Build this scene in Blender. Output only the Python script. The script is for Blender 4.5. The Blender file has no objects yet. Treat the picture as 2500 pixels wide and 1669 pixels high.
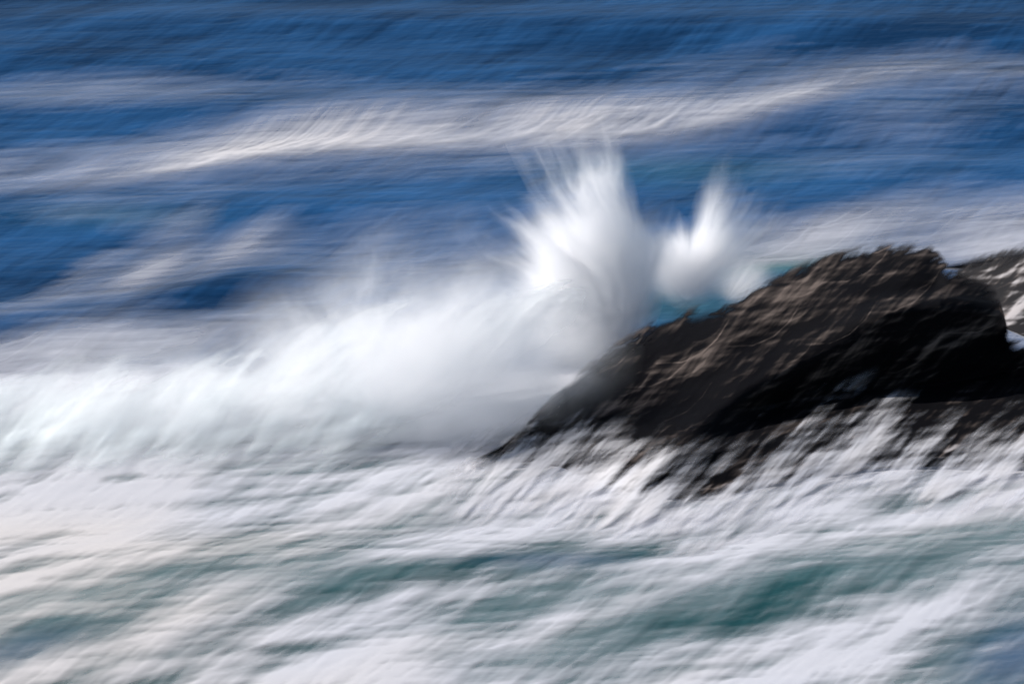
import bpy, math
import numpy as np
from mathutils import Vector
from mathutils.bvhtree import BVHTree

rng = np.random.default_rng(11)
scene = bpy.context.scene
col = scene.collection
R = math.radians

# ------------------------------------------------------------------ camera geometry
W, H = 1024, 683
DIST, PITCH = 120.0, R(18.0)
FPX = W * DIST / 26.0
CP, SP = math.cos(PITCH), math.sin(PITCH)
CAM = np.array([0.0, -DIST * CP, DIST * SP])
S = W / 2349.0                                     # photo notes were taken at 2349 px width


def project(x, y, z):
    dx, dy, dz = x - CAM[0], y - CAM[1], z - CAM[2]
    f = dy * CP - dz * SP
    u = dy * SP + dz * CP
    return W / 2 + FPX * dx / f, H / 2 - FPX * u / f


def unproject(px, py, z):
    """Point of the place at height z seen at a photo position."""
    px, py, z = np.asarray(px, float), np.asarray(py, float), np.asarray(z, float)
    a = (px - W / 2) / FPX
    b = (H / 2 - py) / FPX
    dy, dz = CP + b * SP, -SP + b * CP
    t = (z - CAM[2]) / dz
    return np.stack([a * t + CAM[0], dy * t + CAM[1], z + 0 * t], -1)


# ------------------------------------------------------------------ numeric helpers
def smooth(a, b, x):
    t = np.clip((x - a) / (b - a), 0, 1)
    return t * t * (3 - 2 * t)


def fft_conv(a, k):
    return np.real(np.fft.ifft2(np.fft.fft2(a) * np.fft.fft2(k)))


def gauss_kernel(shape, sy, sx):
    ny, nx = shape
    yy = np.minimum(np.arange(ny), ny - np.arange(ny))[:, None]
    xx = np.minimum(np.arange(nx), nx - np.arange(nx))[None, :]
    k = np.exp(-0.5 * ((yy / max(sy, .01)) ** 2 + (xx / max(sx, .01)) ** 2))
    return k / k.sum()


def path_kernel(shape, pts, n=400, taper=True, centre=True):
    """Streak shape: a soft line through pts (col, row), centred."""
    ny, nx = shape
    pts = np.array(pts, float)
    seg = np.r_[0, np.cumsum(np.hypot(*np.diff(pts, axis=0).T))]
    s = np.linspace(0, seg[-1], n)
    X, Y = np.interp(s, seg, pts[:, 0]), np.interp(s, seg, pts[:, 1])
    if centre:
        X, Y = X - X.mean(), Y - Y.mean()
    w = np.sin(np.pi * np.linspace(0.04, 0.96, n)) ** 0.5 if taper else np.linspace(1, 0, n)
    k = np.zeros(shape)
    x0, y0 = np.floor(X).astype(int), np.floor(Y).astype(int)
    fx, fy = X - x0, Y - y0
    for ox, oy, ww in ((0, 0, (1 - fx) * (1 - fy)), (1, 0, fx * (1 - fy)), (0, 1, (1 - fx) * fy), (1, 1, fx * fy)):
        np.add.at(k, ((y0 + oy) % ny, (x0 + ox) % nx), ww * w)
    return k / k.sum()


def norm(a):
    return (a - a.mean()) / (a.std() + 1e-9)


def curve(pts, x):
    p = np.array(pts, float)
    # monotone-ish smooth interpolation
    return np.interp(x, p[:, 0], p[:, 1])


# ------------------------------------------------------------------ scene object helpers
def mesh_obj(name, verts, faces, mat, attrs=None, smooth_shade=True, parent=None):
    me = bpy.data.meshes.new(name)
    verts = np.asarray(verts, np.float32)
    faces = np.asarray(faces, np.int32)
    nv, nf, k = len(verts), len(faces), faces.shape[1]
    me.vertices.add(nv)
    me.vertices.foreach_set('co', verts.ravel())
    me.loops.add(nf * k)
    me.loops.foreach_set('vertex_index', faces.ravel())
    me.polygons.add(nf)
    me.polygons.foreach_set('loop_start', np.arange(nf, dtype=np.int32) * k)
    me.update(calc_edges=True)
    me.polygons.foreach_set('use_smooth', np.full(nf, smooth_shade))
    for an, av in (attrs or {}).items():
        a = me.attributes.new(an, 'FLOAT', 'POINT')
        a.data.foreach_set('value', np.asarray(av, np.float32).ravel())
    me.materials.append(mat)
    me.validate()
    o = bpy.data.objects.new(name, me)
    col.objects.link(o)
    if parent:
        o.parent = parent
    return o


def tag(o, label=None, cat=None, group=None, kind=None):
    if label: o['label'] = label
    if cat: o['category'] = cat
    if group: o['group'] = group
    if kind: o['kind'] = kind
    return o


def grid_faces(ny, nx):
    i = np.arange(ny * nx).reshape(ny, nx)
    return np.stack([i[:-1, :-1], i[:-1, 1:], i[1:, 1:], i[1:, :-1]], -1).reshape(-1, 4)


class NT:
    """Terse node-tree writer."""
    def __init__(self, name):
        self.m = bpy.data.materials.new(name)
        self.m.use_nodes = True
        self.t = self.m.node_tree
        self.t.nodes.clear()
        self.out = self.t.nodes.new('ShaderNodeOutputMaterial')

    def n(self, kind, **kw):
        nd = self.t.nodes.new(kind)
        for k, v in kw.items():
            setattr(nd, k, v)
        return nd

    def put(self, sock, v):
        if isinstance(v, bpy.types.NodeSocket):
            self.t.links.new(v, sock)
        else:
            sock.default_value = v

    def math(self, op, a, b=None, c=None, clamp=False):
        nd = self.n('ShaderNodeMath', operation=op, use_clamp=clamp)
        for i, v in enumerate((a, b, c)):
            if v is not None:
                self.put(nd.inputs[i], v)
        return nd.outputs[0]

    def vmath(self, op, a, b=None, out=0):
        nd = self.n('ShaderNodeVectorMath', operation=op)
        self.put(nd.inputs[0], a)
        if b is not None:
            self.put(nd.inputs['Scale' if op == 'SCALE' else 1], b)
        return nd.outputs[out]

    def attr(self, name):
        return self.n('ShaderNodeAttribute', attribute_name=name).outputs['Fac']

    def mix(self, f, a, b):
        nd = self.n('ShaderNodeMix', data_type='RGBA')
        self.put(nd.inputs[0], f)
        self.put(nd.inputs[6], a)
        self.put(nd.inputs[7], b)
        return nd.outputs[2]

    def coord(self):
        return self.n('ShaderNodeTexCoord').outputs['Object']

    def noise(self, vec, scale, detail=3, rough=0.55, rot=0.0, stretch=None):
        if rot or stretch:
            if rot:
                r = self.n('ShaderNodeMapping')
                r.inputs['Rotation'].default_value = (0, 0, -rot)
                self.put(r.inputs['Vector'], vec)
                vec = r.outputs[0]
            if stretch:
                m = self.n('ShaderNodeMapping')
                m.inputs['Scale'].default_value = stretch
                self.put(m.inputs['Vector'], vec)
                vec = m.outputs[0]
        t = self.n('ShaderNodeTexNoise')
        t.inputs['Scale'].default_value = scale
        t.inputs['Detail'].default_value = detail
        t.inputs['Roughness'].default_value = rough
        self.put(t.inputs['Vector'], vec)
        return t.outputs['Fac']


def fine_streak(k):
    """Grain finer than the mesh: two families of long thin wind streaks, in metres on the sea."""
    co = k.coord()
    wob = k.n('ShaderNodeTexNoise')
    wob.inputs['Scale'].default_value = 0.16
    wob.inputs['Detail'].default_value = 1
    k.put(wob.inputs['Vector'], co)
    co = k.vmath('ADD', co, k.vmath('SCALE', wob.outputs['Color'], 2.0))
    a = k.noise(co, 1.0, 3, .6, 0.30, (0.40, 2.4, 1.0))
    b = k.noise(co, 1.0, 3, .6, math.atan2(2.0, 1.0), (0.28, 5.0, 1.0))
    s = k.math('ADD', k.math('MULTIPLY', a, 0.85), k.math('MULTIPLY', b, 0.15))
    return k.math('SUBTRACT', s, 0.5)


# ------------------------------------------------------------------ materials
def mat_water():
    k = NT('sea_water')
    st = fine_streak(k)
    teal = k.attr('aeration')
    tone = k.attr('water_tone')
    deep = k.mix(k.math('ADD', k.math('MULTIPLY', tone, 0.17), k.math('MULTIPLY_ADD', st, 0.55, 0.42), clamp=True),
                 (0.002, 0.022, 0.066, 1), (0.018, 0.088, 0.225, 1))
    pale = k.mix(k.math('MULTIPLY_ADD', tone, 0.2, 0.45, clamp=True), (0.011, 0.050, 0.055, 1), (0.046, 0.135, 0.146, 1))
    c = k.mix(teal, deep, pale)
    b = k.n('ShaderNodeBsdfPrincipled')
    k.put(b.inputs['Base Color'], c)
    b.inputs['Roughness'].default_value = 0.42
    b.inputs['IOR'].default_value = 1.333
    b.inputs['Specular IOR Level'].default_value = 0.13
    bump = k.n('ShaderNodeBump')
    bump.inputs['Strength'].default_value = 0.3
    bump.inputs['Distance'].default_value = 0.10
    k.put(bump.inputs['Height'], st)
    k.put(b.inputs['Normal'], bump.outputs[0])
    k.put(k.out.inputs['Surface'], b.outputs[0])
    return k.m


def mat_foam(name, tint=(0.655, 0.665, 0.715), grain=0.40, trans=0.25):
    k = NT(name)
    st = fine_streak(k)
    cov = k.attr('coverage')
    edge = k.math('MULTIPLY', k.math('SUBTRACT', 1.0, cov), cov)
    a = k.math('ADD', cov, k.math('MULTIPLY', k.math('MULTIPLY', edge, st), grain * 6), clamp=True)
    warm = k.attr('warmth')
    tone = k.mix(warm, tint + (1,), (0.70, 0.67, 0.66, 1))
    d = k.n('ShaderNodeBsdfDiffuse')
    k.put(d.inputs['Color'], tone)
    tr = k.n('ShaderNodeBsdfTranslucent')
    k.put(tr.inputs['Color'], tone)
    bump = k.n('ShaderNodeBump')
    bump.inputs['Strength'].default_value = 0.08
    bump.inputs['Distance'].default_value = 0.08
    k.put(bump.inputs['Height'], st)
    k.put(d.inputs['Normal'], bump.outputs[0])
    mx = k.n('ShaderNodeMixShader')
    mx.inputs[0].default_value = trans
    k.put(mx.inputs[1], d.outputs[0])
    k.put(mx.inputs[2], tr.outputs[0])
    tp = k.n('ShaderNodeBsdfTransparent')
    m2 = k.n('ShaderNodeMixShader')
    k.put(m2.inputs[0], a)
    k.put(m2.inputs[1], tp.outputs[0])
    k.put(m2.inputs[2], mx.outputs[0])
    k.put(k.out.inputs['Surface'], m2.outputs[0])
    return k.m


def mat_rock():
    k = NT('wet_rock')
    s = k.attr('strata')
    f = k.attr('coverage')
    g = k.math('SUBTRACT', k.noise(k.coord(), 2.2, 5, .6), 0.5)
    v = k.math('ADD', k.math('MULTIPLY_ADD', s, 0.20, 0.19), k.math('MULTIPLY', g, 0.05), clamp=True)
    v = k.math('POWER', v, 2.2)
    c = k.mix(v, (0.0028, 0.0027, 0.0036, 1), (0.112, 0.090, 0.079, 1))
    c = k.mix(f, c, (0.72, 0.70, 0.72, 1))
    b = k.n('ShaderNodeBsdfPrincipled')
    k.put(b.inputs['Base Color'], c)
    k.put(b.inputs['Alpha'], k.attr('solid'))
    b.inputs['Roughness'].default_value = 0.75
    b.inputs['Specular IOR Level'].default_value = 0.05
    k.put(k.out.inputs['Surface'], b.outputs[0])
    return k.m


M_WATER = mat_water()
M_FOAM = mat_foam('sea_foam')
M_ROLLER = mat_foam('white_water', (0.77, 0.825, 0.84), grain=0.15, trans=0.35)
M_ROCK = mat_rock()

# ------------------------------------------------------------------ sea fields (metres on the water plane)
DX, DY = 0.038, 0.092
xs = np.arange(-19.0, 19.0, DX)
ys = np.arange(-28.0, 42.0, DY)
NX, NY = len(xs), len(ys)
GX, GY = np.meshgrid(xs, ys)
PX, PY = project(GX, GY, 0.0)
QX, QY = PX / S, PY / S                            # positions in the notes' scale


def hook(k=1.0):
    """Wind streak on the water: drifts along the crest, then turns seaward."""
    p = [(0, 0), (1.5, 0.22), (2.4, 0.95), (3.0, 1.95), (3.45, 3.0)]
    return [(a * k / DX, b * k / DY) for a, b in p]


shp = (NY, NX)
K_hook, K_long = path_kernel(shp, hook(1.1)), path_kernel(shp, hook(1.8))
K_flat = path_kernel(shp, [(0, 0), (2.4 / DX, 0.15 / DY)])
K_diag = path_kernel(shp, [(0, 0), (1.0 / DX, 2.6 / DY)])
wn = lambda: rng.standard_normal(shp)
s_fine = norm(fft_conv(fft_conv(wn(), gauss_kernel(shp, 0.7, 0.7)), K_hook))
s_mid = norm(fft_conv(fft_conv(wn(), gauss_kernel(shp, 3, 4)), K_long))
s_big = norm(fft_conv(fft_conv(wn(), gauss_kernel(shp, 9, 14)), K_long))
s_flat = norm(fft_conv(fft_conv(wn(), gauss_kernel(shp, 1.1, 1.0)), K_flat))
s_diag = norm(fft_conv(fft_conv(wn(), gauss_kernel(shp, 1.0, 1.2)), K_diag))
spark = norm(fft_conv((rng.random(shp) > 0.9993).astype(float), K_hook))
spark = np.clip(spark, 0, 6)
streak = norm(0.50 * s_fine + 1.0 * s_mid + 0.75 * s_big + 0.30 * s_flat + 0.12 * s_diag)
streak_far = norm(0.16 * s_fine + 0.35 * s_mid + 0.9 * s_big + 0.5 * s_flat + 0.06 * s_diag)


def blob(x, y, rx, ry, rot=0.0, p=2.0):
    c, s = math.cos(R(rot)), math.sin(R(rot))
    dx, dy = QX - x, QY - y
    u = (dx * c - dy * s) / rx
    v = (dx * s + dy * c) / ry
    return np.exp(-(np.abs(u) ** p + np.abs(v) ** p))


def band(pts, up, down):
    """Soft ridge along a polyline; falls off over `up` on the seaward side and `down` on the near side."""
    yc = curve(pts, QX)
    d = QY - yc
    return np.exp(-np.where(d < 0, (d / up) ** 2, (d / down) ** 2))


def ramp(pts):
    return curve(pts, QX)


CREST = [(-200, 445), (0, 432), (180, 418), (400, 385), (640, 350), (900, 328), (1150, 310), (1450, 300), (1650, 285),
         (1780, 252), (1900, 212), (2100, 180), (2349, 190), (2600, 190)]
# --- broad foam cover, region by region
far = 0.36 * np.clip(1 + .35 * norm(fft_conv(wn(), gauss_kernel(shp, 12, 50))), .3, 1.7) * band(CREST, 62, 18) * ramp([(0, .55), (250, .75), (500, .95), (1000, 1), (1650, 1), (1800, .85), (1950, .5), (2200, .25), (2400, .2)])
far = far + 0.13 * band([(0, 380), (400, 390), (900, 370), (1300, 345), (1700, 310), (2349, 260)], 45, 50) * ramp([(0, .8), (1300, 1), (1600, .5), (1800, .25), (2349, .15)])
veil = 0.30 * blob(120, 210, 330, 48, 2) + 0.16 * blob(2150, 235, 420, 85, 8) + 0.16 * blob(600, 200, 420, 60)
veil += 0.15 * blob(1500, 170, 700, 60, 8) + 0.08 * blob(2150, 380, 420, 70, 4)
caps = 0.85 * blob(365, 590, 90, 36, 32) + 0.50 * blob(205, 605, 95, 30, 28) + 0.68 * blob(540, 575, 110, 26, 24)
caps2 = 0.32 * blob(150, 770, 260, 40, 14) + 0.30 * blob(520, 745, 200, 32, 14) + 0.25 * blob(60, 700, 200, 28, 10)
midv = 0.30 * blob(800, 560, 280, 65, 8) + 0.34 * blob(1050, 610, 220, 55, 6) + 0.22 * blob(200, 480, 320, 40, 3) + 0.08 * blob(1600, 420, 420, 50, 6)
back = 0.62 * blob(1860, 535, 170, 30, 14) + 0.26 * blob(2080, 505, 300, 42, 6) + 0.75 * blob(2310, 545, 130, 55, 12) + 0.35 * blob(1980, 560, 360, 22, 2)
back = back + 0.6 * blob(2400, 730, 110, 75, 6)
near = 0.76 * smooth(920, 1040, QY) + 0.95 * smooth(800, 880, QY - 0.0 * QX) * smooth(1500, 1250, QX) * (1 - smooth(920, 1040, QY))
near = near + 0.5 * blob(150, 800, 400, 30, 4)
holes = 0.60 * blob(2010, 1290, 240, 46, 14) + 0.55 * blob(2260, 1212, 190, 32, 12) + 0.30 * blob(1800, 1370, 200, 32, 14)
holes += 0.60 * blob(1250, 1372, 190, 26, 8) + 0.42 * blob(1300, 1285, 190, 24, 4) + 0.36 * blob(1450, 1450, 330, 45, 14)
holes += 0.80 * blob(190, 1415, 140, 30, 24) + 0.70 * blob(70, 1475, 140, 32, 22) + 0.5 * blob(20, 1390, 120, 26, 8)
holes += 0.45 * blob(350, 1335, 150, 20, 10) + 0.38 * blob(690, 1305, 120, 26, 14) + 0.30 * blob(760, 1365, 150, 22, 10)
holes += 1.0 * blob(2340, 1500, 190, 90, 20) + 0.22 * blob(620, 1240, 160, 24, 6) + 0.22 * blob(1100, 1420, 120, 30, 20)
holes += 0.13 * blob(1980, 1290, 440, 95, 10) + 0.11 * blob(1350, 1430, 380, 85, 10) + 0.18 * blob(250, 1400, 300, 90, 14) + .12 * blob(700, 1310, 350, 70, 8)
holes += 0.25 * blob(900, 1310, 300, 30, 6) + 0.22 * blob(2200, 1330, 260, 60, 10)
near = np.clip(near - 1.6 * holes + 0.10 * blob(1500, 1150, 700, 60, 4) + .08 * blob(2000, 1130, 300, 40, 10) + .08 * blob(200, 1200, 300, 80, 20) + .08 * blob(1900, 1480, 400, 60, 14), 0.20 * smooth(1000, 1090, QY) * (1 - .8 * blob(2330, 1500, 120, 80, 20)), 1)

# crest lines: broken bright edges drawn out into hairs by the wind
gate = np.clip(norm(fft_conv(wn(), gauss_kernel(shp, 1.2, 1.6))), 0, 3)
lines = band(CREST, 7, 5) * ramp([(200, 0), (500, .9), (760, .8), (1000, .5), (1500, .9), (1700, .4), (1850, .0)])
lines = fft_conv(lines * gate, path_kernel(shp, hook(0.7))) * 1.2
hair = band(CREST, 20, 7) * ramp([(150, 0), (450, .8), (760, 1), (1000, .9), (1500, 1), (1750, .8), (1950, .5), (2349, .3)])
hg2 = np.clip(.35 + norm(fft_conv(wn(), gauss_kernel(shp, .6, .8))), 0, 3) * np.clip(1 + .6 * norm(fft_conv(wn(), gauss_kernel(shp, 20, 30))), .2, 3) + .25 * np.clip(norm(fft_conv(wn(), gauss_kernel(shp, 5, 4))), 0, 3)
hair = fft_conv(hair * hg2, path_kernel(shp, [(0, 0), (.7 / DX, 1.0 / DY), (1.9 / DX, 5.2 / DY)], taper=False, centre=False))
core = fft_conv(band(CREST, 5, 5) * ramp([(300, 0), (520, .9), (700, .7), (1000, .35), (1300, .5), (1550, .8), (1750, .2), (1850, 0)]), K_flat)

blur = lambda a: fft_conv(a, K_hook)
trough = 1 - 0.9 * blob(450, 680, 250, 42, 6)
veil, midv, caps2 = 0.50 * veil, 0.46 * midv * trough, 0.8 * caps2 * trough
REG = {'far': blur(far) + 1.0 * lines + 0.15 * core + 0.62 * hair, 'veil': blur(veil), 'caps': fft_conv(fft_conv(caps * np.clip(1 + .5 * s_mid, 0, 2), K_diag), gauss_kernel(shp, 5, 7)), 'caps2': blur(caps2), 'midv': blur(midv),
       'back': blur(back), 'near': fft_conv(near, path_kernel(shp, hook(0.55)))}
TOT = sum(REG.values())
TC = np.clip(TOT, 0, 1)
FARW = smooth(1000, 760, QY)
ST = streak * (1 - FARW) + streak_far * FARW
AMP = (1 - FARW) * 0.31 * TC ** .38 + FARW * 0.15 * TC * (1.35 - TC)
COV = np.clip(TOT + AMP * ST + 0.025 * spark * smooth(.1, .5, TOT), -1, 1)
TOE = np.where(COV < .3, .3 * np.exp((COV - .3) / .3), COV)
COV = np.clip(COV * FARW + TOE * (1 - FARW), 0, 1)
COV = COV * smooth(0.02, 0.10, COV)

# --- water height
sw = 0.11 * np.sin(GY * 0.62 - GX * 0.10 + 0.6 * np.sin(GX * 0.13)) + 0.06 * np.sin(GY * 1.15 + GX * 0.07 + 1.1)
ridge = 0.14 * band(CREST, 50, 26) * ramp([(0, .5), (500, 1), (1700, 1), (2349, .6)])
HGT = sw + ridge + 0.002 * s_mid + 0.014 * s_big + 0.004 * s_flat + 0.003 * s_fine
HGT += 0.25 * blob(520, 660, 240, 30, 8)           # the steep face beyond the whitecaps; its dark is painted in the water colour
AER = np.clip(smooth(840, 1130, QY) * (1 - 0.75 * blob(2330, 1500, 150, 90, 20)) * (1 - 0.45 * blob(30, 1500, 160, 40, 15)) * (1 - .5 * blob(1280, 1290, 200, 26))
              + 0.9 * blob(1800, 600, 190, 40, 6) + 0.6 * blob(1570, 700, 200, 60) + 0.25 * blob(250, 500, 220, 24) + .3 * blob(1560, 390, 300, 40), 0, 1)
WTONE = np.clip(0.6 * s_big + 0.3 * s_flat + 0.45 * s_mid + 0.3 * s_diag, -2.5, 2.5)
WTONE += -3.4 * blob(440, 675, 260, 48, 4) - 1.2 * blob(60, 655, 160, 24, 4) - 1.2 * blob(1080, 590, 90, 18, 4) + 0.9 * smooth(120, 420, QY) * smooth(900, 500, QY) - 1.3 * smooth(200, 0, QY)  # swell trough's shade painted into the water colour; also darker towards the far edge

# --- the sea: one sheet, fine where the photo looks, stretching to the horizon
ex = np.cumsum(0.08 * 1.28 ** np.arange(38))
ex = ex[ex < 6000]
fx = np.r_[xs[0] - ex[::-1], xs, xs[-1] + ex]
fy = np.r_[ys[0] - ex[::-1], ys, ys[-1] + ex]
n = len(ex)
BX, BY = np.meshgrid(fx, fy)


def pad(a, fade=True, v=0.0):
    p = np.pad(a, n, mode='edge')
    if fade:
        d = np.maximum(np.maximum(xs[0] - BX, BX - xs[-1]), np.maximum(ys[0] - BY, BY - ys[-1])).clip(0)
        w = np.exp(-d / 3.0)
        p = p * w + v * (1 - w)
    return p


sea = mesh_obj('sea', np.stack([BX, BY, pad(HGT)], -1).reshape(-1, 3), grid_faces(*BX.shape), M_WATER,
               {'aeration': pad(AER), 'water_tone': pad(WTONE)})
tag(sea, 'deep blue open sea with teal aerated water close to the rock', 'sea', kind='structure')

# ------------------------------------------------------------------ foam lying on the sea
names = list(REG)
dom = np.argmax(np.stack([REG[k] for k in names]), 0)
# the three whitecaps are told apart by where they stand
WARM = np.clip(0.9 * smooth(1120, 1240, QY) * smooth(1100, 200, QX) + 0.5 * REG['far'] + 0.8 * REG['caps'] + .25 * np.clip(s_big, -1, 1), 0, 1)
FH = HGT + 0.035 + 0.008 * COV + 0.001 * COV * np.clip(s_mid, -2, 2)
fverts = np.stack([GX, GY, FH], -1).reshape(-1, 3)
gf = grid_faces(NY, NX)


def foam_patch(name, mask, label, cat, group=None, kind=None):
    vis = (COV > 0.015) & mask
    f = gf[vis.reshape(-1)[gf].any(1) & mask.reshape(-1)[gf[:, 0]]]
    if not len(f):
        return
    used, inv = np.unique(f, return_inverse=True)
    o = mesh_obj(name, fverts[used], inv.reshape(-1, 4), M_FOAM,
                 {'coverage': COV.reshape(-1)[used], 'warmth': WARM.reshape(-1)[used]})
    return tag(o, label, cat, group, kind)


D = {k: dom == i for i, k in enumerate(names)}
foam_patch('wave_crest', D['far'], 'long white wave crest streaming wind-blown foam across the blue sea in the distance', 'wave crest')
foam_patch('foam_veil', D['veil'] | D['midv'] | D['caps2'], 'thin pale lavender foam veil spread over the open blue water', 'foam', kind='stuff')
foam_patch('whitecap', D['caps'] & (QX < 285), 'faint brownish whitecap, dimmest of the three small crests above the dark swell', 'whitecap', 'small whitecaps')
foam_patch('whitecap', D['caps'] & (QX >= 285) & (QX < 462), 'brightest whitecap, middle of the three small crests above the dark swell', 'whitecap', 'small whitecaps')
foam_patch('whitecap', D['caps'] & (QX >= 462), 'slim whitecap nearest the spray, beside the brightest small crest', 'whitecap', 'small whitecaps')
foam_patch('foam_band', D['back'], 'streaky band of pale foam on the water just behind the black rock', 'foam')
foam_patch('foam', D['near'], 'streaked white foam churning over teal water in front of the rock', 'foam', kind='stuff')

def sea_height(x, y):
    j = np.clip((x - xs[0]) / DX, 0, NX - 1).astype(int)
    i = np.clip((y - ys[0]) / DY, 0, NY - 1).astype(int)
    return HGT[i, j]


# ------------------------------------------------------------------ rocks
class Grain:
    """Streaked noise fields over a window of the photo notes, read off by the lofted surfaces."""
    def __init__(self, seed, x0, x1, y0, y1, path):
        self.x0, self.y0 = x0, y0
        self.sh = (y1 - y0, x1 - x0)
        r = np.random.default_rng(seed)
        w = lambda: r.standard_normal(self.sh)
        pk = lambda k: path_kernel(self.sh, [(a * k, b * k) for a, b in path])
        f = lambda sy, sx, k: norm(fft_conv(fft_conv(w(), gauss_kernel(self.sh, sy, sx)), pk(k)))
        self.a1, self.a2, self.a3, self.a4 = f(.6, .6, 1.5), f(1.5, 1.8, 1.9), f(4, 6, 1.9), f(12, 18, 1.6)
        self.sp = np.clip(norm(fft_conv((r.random(self.sh) > 0.9985) * r.random(self.sh), pk(.55))), 0, 6)
        self.th = np.clip(norm(fft_conv((r.random(self.sh) > 0.9996) * r.random(self.sh), pk(1.0))), 0, 9)

    def __call__(self, name, px, py):
        f = getattr(self, name)
        x = np.clip(px - self.x0, 0, self.sh[1] - 1.01)
        y = np.clip(py - self.y0, 0, self.sh[0] - 1.01)
        i, j = y.astype(int), x.astype(int)
        u, v = y - i, x - j
        return (f[i, j] * (1 - u) * (1 - v) + f[i + 1, j] * u * (1 - v) + f[i, j + 1] * (1 - u) * v + f[i + 1, j + 1] * u * v)


ROCK_GRAIN = Grain(21, 380, 1180, 160, 620, [(0, 0), (26, -1), (46, -10), (62, -25), (74, -44)])
WASH_GRAIN = Grain(24, 360, 1180, 300, 640, [(0, 0), (28, -3), (52, -18), (74, -40), (90, -64)])
WAVE_GRAIN = Grain(22, -220, 760, 220, 560, [(0, 0), (30, -4), (54, -20), (74, -42), (88, -62)])


def loft_rock(name, p0, p1, top, bot, hgt, back, foam_fn, relief_fn, label, seed, step=1.25, rows=230):
    """A solid rock from its waterline (bot), its skyline (top) and the skyline's height in metres."""
    r = np.random.default_rng(seed)
    cx = np.arange(p0, p1, step)
    nc = len(cx)
    T, B, Hh = curve(top, cx), curve(bot, cx), curve(hgt, cx)
    ker = np.hanning(17); ker /= ker.sum()
    sm = lambda a: np.convolve(np.pad(a, 8, mode='edge'), ker, 'valid')
    kb = np.hanning(97); kb /= kb.sum()
    T = T - 5 + 2.0 * ROCK_GRAIN('a4', cx, T)
    T, B, Hh = sm(T), np.convolve(np.pad(B, 48, mode='edge'), kb, 'valid'), sm(Hh)
    kw = np.hanning(81); kw /= kw.sum()
    wide = lambda a: np.convolve(np.pad(a, 40, mode='edge'), kw, 'valid')
    Pw = unproject(cx, wide(T), wide(Hh))
    Pf, Pr = unproject(cx, B, 0 * cx), unproject(cx, T, Hh)
    t = np.linspace(0, 1, rows)[:, None]
    tb = np.linspace(0, 1, 40)[1:, None]
    sh = (rows, nc)
    px = np.broadcast_to(cx, sh)
    py = B[None] * (1 - t) + T[None] * t
    a1, a2, a3, a4, sp, th = [ROCK_GRAIN(q, px, py) for q in ('a1', 'a2', 'a3', 'a4', 'sp', 'th')]
    strata = 0.6 * a1 + 1.1 * a2 + 0.65 * a3 + 0.25 * sp + 0.4 * th
    zlow = np.minimum(wide(Hh), 99.0)
    u = t + 0 * px
    q = t ** 6
    Z = zlow[None] * u ** 0.92 * (1 - q) + Hh[None] * q
    Z = Z + relief_fn(px, py, Z)
    env = np.sin(np.pi * t) ** 0.6
    Z = Z + env * (0.003 * a2 + 0.0006 * a1 + 0.009 * a3 + 0.030 * a4)
    Z = Z - 0.25 * (1 - smooth(0, .06, t))
    P = unproject(px, py, Z)
    X, Y, Z = P[..., 0], P[..., 1], P[..., 2]
    # far side: rounds over and drops into the water
    Xb = np.repeat(Pr[None, :, 0], 39, 0)
    Yb = Pr[None, :, 1] + 0.6 * back * tb
    Zb = Hh[None] - (Hh[None] + 0.8) * tb ** 0.9
    pxb, pyb = np.broadcast_to(cx, (39, nc)), T[None] - 60 * tb
    sb = 0.55 * ROCK_GRAIN('a1', pxb, pyb) + 0.85 * ROCK_GRAIN('a2', pxb, pyb) + .55 * ROCK_GRAIN('a3', pxb, pyb)
    V = np.stack([np.r_[X, Xb], np.r_[Y, Yb], np.r_[Z, Zb]], -1)
    cov = np.clip(foam_fn(px, py, a1, a2, a3, t + 0 * px), 0, 1)
    solid = smooth(0.0, 1.0, (py - T[None] + 1) / 19 + np.clip(.16 * a1 + .26 * a2 + .24 * a3, -.55, .6) + .15) * smooth(0, 9, py - T[None])
    solid = solid * smooth(472, 535, px + 12 * np.clip(a2, -1.5, 1.5) + .5 * (py - 440)) if name == 'sea_rock' and p0 < 600 else solid
    solid = np.maximum(solid, smooth(1030, 1060, px))
    att = {'solid': np.r_[solid, np.repeat(smooth(.05, .30, tb), nc, 1)], 'strata': np.r_[strata, sb], 'coverage': np.r_[cov, np.repeat(cov[-1:], 39, 0)]}
    o = mesh_obj(name, V.reshape(-1, 3), grid_faces(rows + 39, nc), M_ROCK, att)
    return tag(o, label, 'rock')


TOP = [(440, 470), (472, 462), (500, 444), (526, 420), (548, 398), (566, 382), (590, 362), (619, 340), (654, 322), (700, 313), (732, 304),
       (760, 290), (780, 279), (828, 257), (870, 250), (915, 246), (936, 250), (950, 266), (968, 278), (990, 285), (1000, 294),
       (1008, 338), (1030, 346), (1120, 350)]
BOT = [(440, 466), (475, 470), (536, 470), (575, 478), (610, 490), (645, 498), (680, 506), (719, 504), (770, 492), (820, 478),
       (868, 474), (920, 470), (968, 466), (1024, 462), (1120, 460)]
HGT_R = [(440, .03), (475, .35), (535, 1.0), (590, 1.4), (654, 1.9), (732, 2.3), (828, 3.0), (915, 3.3), (941, 3.1), (1000, 2.5), (1012, 1.6), (1120, 1.3)]


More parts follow.
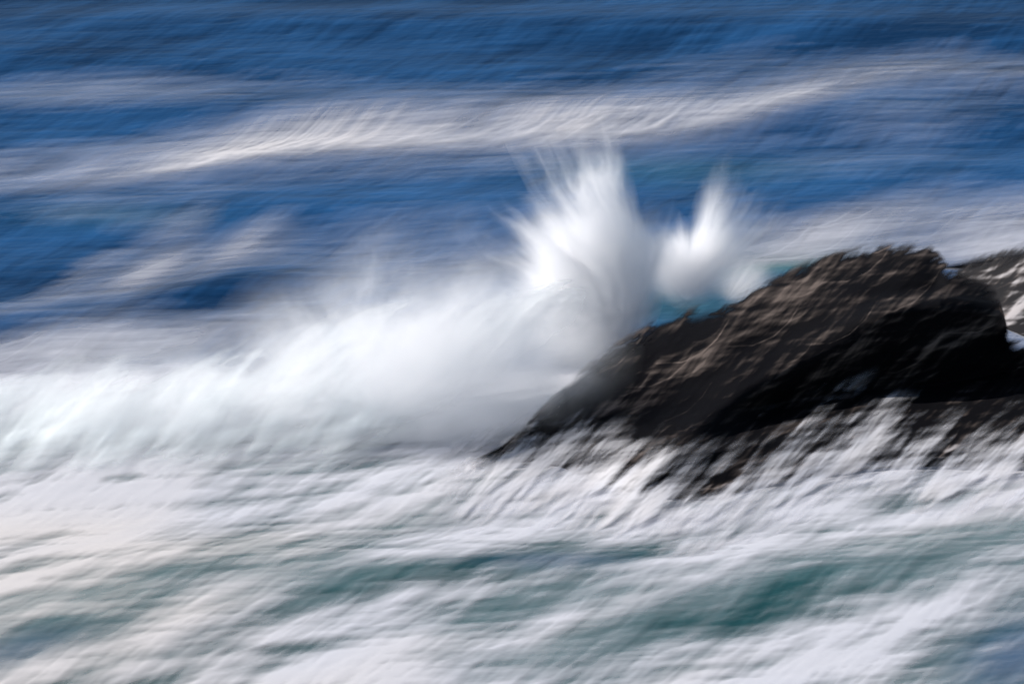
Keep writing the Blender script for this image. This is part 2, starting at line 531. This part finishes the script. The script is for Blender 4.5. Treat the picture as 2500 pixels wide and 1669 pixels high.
def relief_main(px, py, z):
    # a ledge runs down to the left; beyond it the rock breaks off in a sheer face turned from the sun
    sx = np.interp(py, [250, 279, 331, 379, 458, 500], [905, 872, 828, 763, 654, 610])
    d = px - sx
    top = np.interp(px, [700, 780, 860, 940, 1000, 1110], [372, 338, 306, 296, 304, 352])
    foot = np.interp(px, [700, 780, 860, 940, 1000, 1110], [455, 440, 408, 414, 430, 430])
    zt = np.interp(px, [700, 780, 860, 940, 1000, 1110], [1.75, 2.4, 2.95, 3.05, 2.5, 1.5])
    k = np.clip((py - top) / (foot - top), 0, 1)
    zf = np.maximum(zt - 0.0275 * (foot - top) * k, .62)
    zf = np.where(py > foot, .12 + (zf - .12) * np.clip((484 - py) / (484 - foot), 0, 1), zf)
    w = smooth(-12, 60, d) * smooth(-14, 14, py - top)
    return (zf - z) * w + 0.12 * np.exp(-(d / 36) ** 2) * smooth(260, 300, py)


def foam_main(px, py, a1, a2, a3, t):
    edge = np.interp(px, [440, 536, 575, 610, 645, 680, 719, 770, 820, 868, 920, 968, 1024, 1120],
                     [456, 452, 458, 466, 474, 492, 490, 468, 448, 428, 438, 446, 440, 440])
    d = py - edge + 9 * a2 + 7 * a1 + 5 * a3
    c = smooth(10, 60, d) * 0.7
    return c * smooth(0.0, 0.02, 1.05 - t)


big_rock = loft_rock('sea_rock', 470, 1110, TOP, BOT, HGT_R, 5.0, foam_main, relief_main,
          'large black wedge-shaped sea rock with brown streaks, struck by the breaking wave', 5)

TOP2 = [(925, 272), (945, 266), (970, 258), (1000, 249), (1024, 242), (1060, 234), (1120, 232)]
BOT2 = [(925, 300), (960, 310), (1000, 330), (1040, 350), (1120, 352)]
HG2 = [(925, .05), (960, .5), (1024, 1.2), (1060, 1.3), (1120, 1.2)]


def foam_back(px, py, a1, a2, a3, t):
    return 0.02 + 0.40 * smooth(0.5, 3.6, 0.6 * a1 + 0.9 * a2 + .5 * a3 + 1.0 * smooth(1004, 1020, px) * smooth(278, 300, py) + .9 * smooth(258, 244, py))


loft_rock('sea_rock', 926, 1110, TOP2, BOT2, HG2, 3.0, foam_back, lambda a, b, c: 0 * a,
          'low brown rock laced with white runoff, half hidden behind the peak of the black rock', 9, rows=90)

# ------------------------------------------------------------------ wash surging up the foot of the big rock
def backwash(rock):
    step, rows = 1.2, 110
    cx = np.arange(400, 1110, step)
    edge = curve([(400, 470), (440, 466), (490, 458), (536, 454), (575, 458), (610, 468), (645, 478), (680, 494), (719, 488), (770, 466), (820, 442),
                  (858, 426), (900, 438), (968, 458), (1024, 452), (1120, 452)], cx)
    ker = np.hanning(25); ker /= ker.sum()
    edge = np.convolve(np.pad(edge, 12, mode='edge'), ker, 'valid')
    t = np.linspace(0, 1, rows)[:, None]
    lo, hi = edge[None] + 75, edge[None] - 85
    px, py = np.broadcast_to(cx, (rows, len(cx))), lo * (1 - t) + hi * t
    # lie on whatever is there: the water, or the rock where it stands out of it
    V = unproject(px, py, 0.0 * px)
    for _ in range(4):
        V = unproject(px, py, sea_height(V[..., 0], V[..., 1]))
    dist = np.linalg.norm(V - CAM, axis=-1)
    dirs = (V - CAM) / dist[..., None]
    bvh = BVHTree.FromPolygons([v.co[:] for v in rock.data.vertices], [p.vertices[:] for p in rock.data.polygons])
    cam_v = Vector(CAM)
    for i in range(rows):
        for j in range(len(cx)):
            hit = bvh.ray_cast(cam_v, Vector(dirs[i, j]))
            if hit[0] is not None:
                dist[i, j] = min(dist[i, j], hit[3])
    def box(d, n, m):
        d = np.apply_along_axis(lambda c: np.convolve(np.pad(c, n, mode='edge'), np.ones(2 * n + 1) / (2 * n + 1), 'valid'), 0, d)
        return np.apply_along_axis(lambda c: np.convolve(np.pad(c, m, mode='edge'), np.ones(2 * m + 1) / (2 * m + 1), 'valid'), 1, d)
    soft = box(box(dist, 14, 8), 14, 8)
    dist = box(np.minimum(soft, dist + .05), 5, 4)
    V = CAM + dirs * (dist - 0.22)[..., None]
    g = lambda q: WASH_GRAIN(q, px, py)
    d = (py - edge[None]) + 6 * g('a1') + 12 * g('a2') + 21 * g('a3')
    cov = smooth(-46, 60, d) * smooth(0, .40, t + .06 * g('a2')) * smooth(.92, .62, t)
    cov = np.clip(cov * (.92 + .1 * g('a1')), 0, 1) * smooth(425, 480, px)
    o = mesh_obj('backwash', V.reshape(-1, 3), grid_faces(*px.shape), M_FOAM, {'coverage': cov, 'warmth': .25 + .15 * g('a3')})
    tag(o, 'ragged white wash surging up the foot of the black rock', 'wash')


backwash(big_rock)

# ------------------------------------------------------------------ the breaking wave: a roller of white water
def roller():
    r = np.random.default_rng(3)
    step, rows = 1.6, 210
    cx = np.arange(-140, 640, step)
    nc = len(cx)
    top = [(-140, 376), (0, 370), (110, 360), (200, 348), (270, 328), (330, 302), (400, 298), (480, 292), (540, 280), (570, 272), (600, 282), (640, 320)]
    bot = [(-140, 482), (0, 480), (150, 478), (260, 474), (360, 470), (420, 462), (470, 452), (520, 430), (570, 400), (640, 350)]
    hg = [(-140, .5), (0, .7), (200, 1.1), (330, 1.7), (450, 2.0), (540, 2.2), (600, 2.0), (640, 1.2)]
    T, B, Hh = curve(top, cx), curve(bot, cx), curve(hg, cx)
    ker = np.hanning(41); ker /= ker.sum()
    sm = lambda a: np.convolve(np.pad(a, 20, mode='edge'), ker, 'valid')
    T, B, Hh = sm(T), sm(B), sm(Hh)
    Pf, Pr = unproject(cx, B, 0 * cx), unproject(cx, T, Hh)
    t = np.linspace(0, 1, rows)[:, None]
    tb = np.linspace(0, 1, 50)[1:, None]
    sh = (rows, nc)
    px = np.broadcast_to(cx, sh)
    py = B[None] * (1 - t) + T[None] * t
    a1, a2, a3 = [WAVE_GRAIN(q, px, py) for q in ('a2', 'a3', 'a4')]
    base = sea_height(Pf[:, 0], Pf[:, 1])
    base = np.convolve(np.pad(base, 20, mode='edge'), ker, 'valid')
    Pf = unproject(cx, B, base + .13)
    q = t ** 1.1
    X = Pf[None, :, 0] * (1 - q) + Pr[None, :, 0] * q
    Y = Pf[None, :, 1] * (1 - q) + Pr[None, :, 1] * q
    Z = (base[None] + .13) * (1 - t) + Hh[None] * smooth(-.03, 1.0, t) ** .75 + np.sin(np.pi * t) * (0.006 * a1 + 0.022 * a2 + 0.08 * a3)
    cov = smooth(-.04, .60, t + 0.05 * a2 + .015 * a1) * smooth(1.02, .62, t + 0.06 * a2 + 0.03 * a1)
    side = smooth(0, 60, 640 - px + 10 * a2)
    fr = np.interp(py, [270, 330, 380, 420, 450, 480], [600, 560, 500, 430, 380, 330])   # thins out against the rock
    cov = cov * side * (0.25 + .75 * smooth(30, -60, px - fr + 10 * a2))
    cov = np.clip(cov * (0.93 + 0.12 * a2 + 0.05 * a1), 0, 1) * smooth(-140, -60, px)
    Xb = np.repeat(Pr[None, :, 0], 49, 0)
    Yb = Pr[None, :, 1] + 4.0 * tb
    Zb = Hh[None] * (1 - tb ** 1.5) - .3 * tb
    V = np.stack([np.r_[X, Xb], np.r_[Y, Yb], np.r_[Z, Zb]], -1)
    cb = cov[-1:] * (1 - tb) ** 2
    o = mesh_obj('breaking_wave', V.reshape(-1, 3), grid_faces(rows + 49, nc), M_ROLLER,
                 {'coverage': np.r_[cov, cb], 'warmth': 0 * np.r_[cov, cb]})
    tag(o, 'white breaking wave rolling in low against the left flank of the black rock', 'wave')


roller()


# ------------------------------------------------------------------ spray: mist filling a hull, thrown out in rays
def spray(name, root_px, root_z, lobes, dens, bend, label, cores=(), freq=8.0, seed=0.0, group='bursts of spray'):
    """lobes: (tip x, tip y in photo notes, angular width, depth lean, strength)."""
    root = unproject(root_px[0] * S, root_px[1] * S, root_z)
    mpp = np.linalg.norm(root - CAM) / FPX          # metres per photo pixel at this distance
    L = []
    for tx, ty, wdt, lean, st in lobes:
        dx, dz = (tx - root_px[0]) * S * mpp, -(ty - root_px[1]) * S * mpp / CP
        v = np.array([dx, lean, dz])
        ln = np.linalg.norm(v)
        L.append((v / ln, ln, wdt, st))
    # hull: follows the reach of the rays in every direction
    import bmesh
    bm = bmesh.new()
    bmesh.ops.create_icosphere(bm, subdivisions=6, radius=1.0)
    for v in bm.verts:
        d = np.array(v.co.normalized())
        rad = 0.35
        for ax, ln, wdt, st in L:
            ang = math.acos(max(-1, min(1, float(d @ ax))))
            rad = max(rad, ln * 1.35 * math.exp(-(ang / (2.1 * wdt)) ** 2))
        for kx, ky, kr, _ in cores:
            c0 = np.array([(kx - root_px[0]) * S * mpp, 0.0, -(ky - root_px[1]) * S * mpp / CP])
            m, rr = float(d @ c0), 2.0 * kr * S * mpp
            disc = m * m - float(c0 @ c0) + rr * rr
            if disc > 0:
                rad = max(rad, m + math.sqrt(disc))
        p = d * rad
        p[0] += bend * max(p[2], 0) ** 2
        v.co = p
    me = bpy.data.meshes.new(name)
    bm.to_mesh(me)
    bm.free()
    k = NT('spray_mist')
    co = k.coord()
    sep = k.n('ShaderNodeSeparateXYZ')
    k.put(sep.inputs[0], co)
    zp = k.math('MAXIMUM', sep.outputs[2], 0.0)
    cmb = k.n('ShaderNodeCombineXYZ')
    k.put(cmb.inputs[0], k.math('SUBTRACT', sep.outputs[0], k.math('MULTIPLY', k.math('MULTIPLY', zp, zp), bend)))
    k.put(cmb.inputs[1], sep.outputs[1])
    k.put(cmb.inputs[2], sep.outputs[2])
    p = cmb.outputs[0]
    r = k.vmath('LENGTH', p, out='Value')
    d = k.vmath('NORMALIZE', p)
    # rays: noise that varies fast across directions and slowly outwards
    off = k.vmath('ADD', k.vmath('SCALE', d, freq), k.vmath('SCALE', d, k.math('MULTIPLY', r, -0.25)))
    wn_ = k.n('ShaderNodeTexNoise')
    wn_.inputs['Scale'].default_value = 0.55
    wn_.inputs['Detail'].default_value = 3
    k.put(wn_.inputs['Vector'], k.vmath('ADD', p, (seed + 3, seed, 1)))
    off = k.vmath('ADD', off, k.vmath('SCALE', wn_.outputs['Color'], 1.6))
    ray = k.noise(k.vmath('ADD', off, (seed, seed, seed)), 1.0, 4, .62)
    puff = k.noise(k.vmath('ADD', p, (seed, 0, seed)), 0.9, 2, .5)
    tot = None
    for ax, ln, wdt, st in L:
        c = k.vmath('DOT_PRODUCT', d, tuple(ax), out='Value')
        ang2 = k.math('MULTIPLY', k.math('SUBTRACT', 1.0, c), 2.0 / (wdt * wdt))
        e = k.math('POWER', 2.71828, k.math('MULTIPLY', ang2, -1.0))
        reach = k.math('MULTIPLY', k.math('MULTIPLY_ADD', ray, 1.5, 0.45), ln)
        fall = k.n('ShaderNodeMapRange', interpolation_type='SMOOTHSTEP')
        k.put(fall.inputs['Value'], k.math('DIVIDE', r, reach))
        fall.inputs['From Min'].default_value = 1.0
        fall.inputs['From Max'].default_value = 0.0
        x = k.math('MULTIPLY', k.math('MULTIPLY', e, k.math('POWER', fall.outputs[0], 1.7)), st)
        tot = x if tot is None else k.math('ADD', tot, x)
    for cx_, cy_, rad, st in cores:
        c0 = ((cx_ - root_px[0]) * S * mpp, 0.0, -(cy_ - root_px[1]) * S * mpp / CP)
        dd = k.vmath('LENGTH', k.vmath('SUBTRACT', co, c0), out='Value')
        gq = k.math('DIVIDE', dd, rad * S * mpp)
        x = k.math('MULTIPLY', k.math('POWER', 2.71828, k.math('MULTIPLY', k.math('MULTIPLY', gq, gq), -1.0)), st)
        tot = k.math('ADD', tot, x)
    shape = k.math('MULTIPLY', k.math('SUBTRACT', ray, 0.28, clamp=True), k.math('MULTIPLY_ADD', puff, 1.5, 0.2))
    den = k.math('MULTIPLY', k.math('MULTIPLY', tot, shape), dens)
    vol = k.n('ShaderNodeVolumePrincipled')
    vol.inputs['Color'].default_value = (0.995, 0.995, 1.0, 1)
    vol.inputs['Anisotropy'].default_value = 0.0
    vol.inputs['Density Attribute'].default_value = ''
    k.put(vol.inputs['Density'], den)
    k.put(k.out.inputs['Volume'], vol.outputs[0])
    me.materials.append(k.m)
    o = bpy.data.objects.new(name, me)
    o.location = Vector(root)
    col.objects.link(o)
    return tag(o, label, 'spray', group)


spray('spray_plume', (1432, 760), 0.5,
      [(1382, 335, .17, .3, 1.3), (1458, 375, .09, .2, .8), (1530, 520, .16, .2, .6), (1290, 385, .12, .0, .8), (1200, 515, .26, -.6, .8), (1240, 590, .3, 0, .6),
       (1190, 680, .35, -.3, .7)],
      36.0, -0.03, 'tall white spray plume fanning upward from the left shoulder of the black rock',
      cores=[(1365, 665, 80, .9), (1330, 735, 85, .7), (1395, 560, 62, .4), (1300, 560, 65, .25), (1490, 590, 42, .22)])
spray('spray_plume', (1570, 690), 0.9,
      [(1672, 430, .17, .3, 1.3), (1775, 505, .22, .5, .8), (1520, 530, .35, .2, .7), (1630, 560, .55, .2, 1.0)],
      28.0, -0.01, 'shorter double-pointed spray plume between the tall plume and the rock top', seed=4.0,
      cores=[(1575, 610, 50, .8), (1640, 570, 40, .5), (1535, 620, 40, .4)])
spray('spray_plume', (1665, 690), 1.6,
      [(1780, 620, .4, .3, .9), (1700, 610, .5, .3, .7), (1640, 630, .5, .3, .5)],
      12.0, 0.0, 'small puff of spray curling over the sloping top edge of the rock', seed=8.0, cores=[(1710, 650, 40, .6)])
spray('spray_cloud', (820, 985), 0.3,
      [(700, 710, .42, .7, .7), (950, 660, .5, .9, .8), (1200, 670, .5, .8, .8), (1100, 900, .5, -.2, .5), (400, 930, .4, -.2, .4), (100, 960, .3, 0, .4)],
      7.0, 0.0, 'low drifting cloud of spray hanging over the breaking wave', freq=3.2, seed=2.0, group=None,
      cores=[(1150, 760, 110, .35), (920, 790, 130, .35), (700, 830, 120, .3), (450, 920, 110, .25), (200, 950, 100, .2), (1080, 900, 100, .2), (1330, 800, 75, .3), (1240, 900, 80, .5), (1130, 960, 70, .35)])

# ------------------------------------------------------------------ light, sky, camera
sun_dir = Vector((-0.74, 0.10, 0.60)).normalized()      # towards the sun
sun = bpy.data.lights.new('sun', 'SUN')
sun.energy = 5.0
sun.angle = R(0.5)
sun.color = (1.0, 0.95, 0.90)
so = bpy.data.objects.new('sun', sun)
so.rotation_euler = sun_dir.to_track_quat('Z', 'Y').to_euler()
col.objects.link(so)

world = bpy.data.worlds.new('World')
scene.world = world
world.use_nodes = True
wt = world.node_tree
bg = wt.nodes['Background']
sky = wt.nodes.new('ShaderNodeTexSky')
sky.sky_type = 'NISHITA'
sky.sun_disc = False
sky.sun_elevation = math.asin(sun_dir.z)
sky.sun_rotation = math.atan2(sun_dir.x, sun_dir.y)
wt.links.new(sky.outputs[0], bg.inputs[0])
bg.inputs[1].default_value = 0.085

cam = bpy.data.cameras.new('camera')
cam.sensor_width = 36
cam.lens = 36 * FPX / W
cam.clip_start = 1
cam.clip_end = 20000
co = bpy.data.objects.new('camera', cam)
co.location = Vector(CAM)
co.rotation_euler = (math.pi / 2 - PITCH, 0, 0)
col.objects.link(co)
scene.camera = co

scene.view_settings.view_transform = 'Standard'
scene.view_settings.look = 'None'
scene.view_settings.exposure = 0.28
scene.view_settings.gamma = 1.0
cy = scene.cycles
cy.use_denoising = True
cy.max_bounces = 20
cy.volume_bounces = 12
cy.use_adaptive_sampling = True
cy.adaptive_threshold = 0.03
cy.transparent_max_bounces = 24
cy.diffuse_bounces = 3
cy.volume_step_rate = 1.0
cy.volume_max_steps = 128
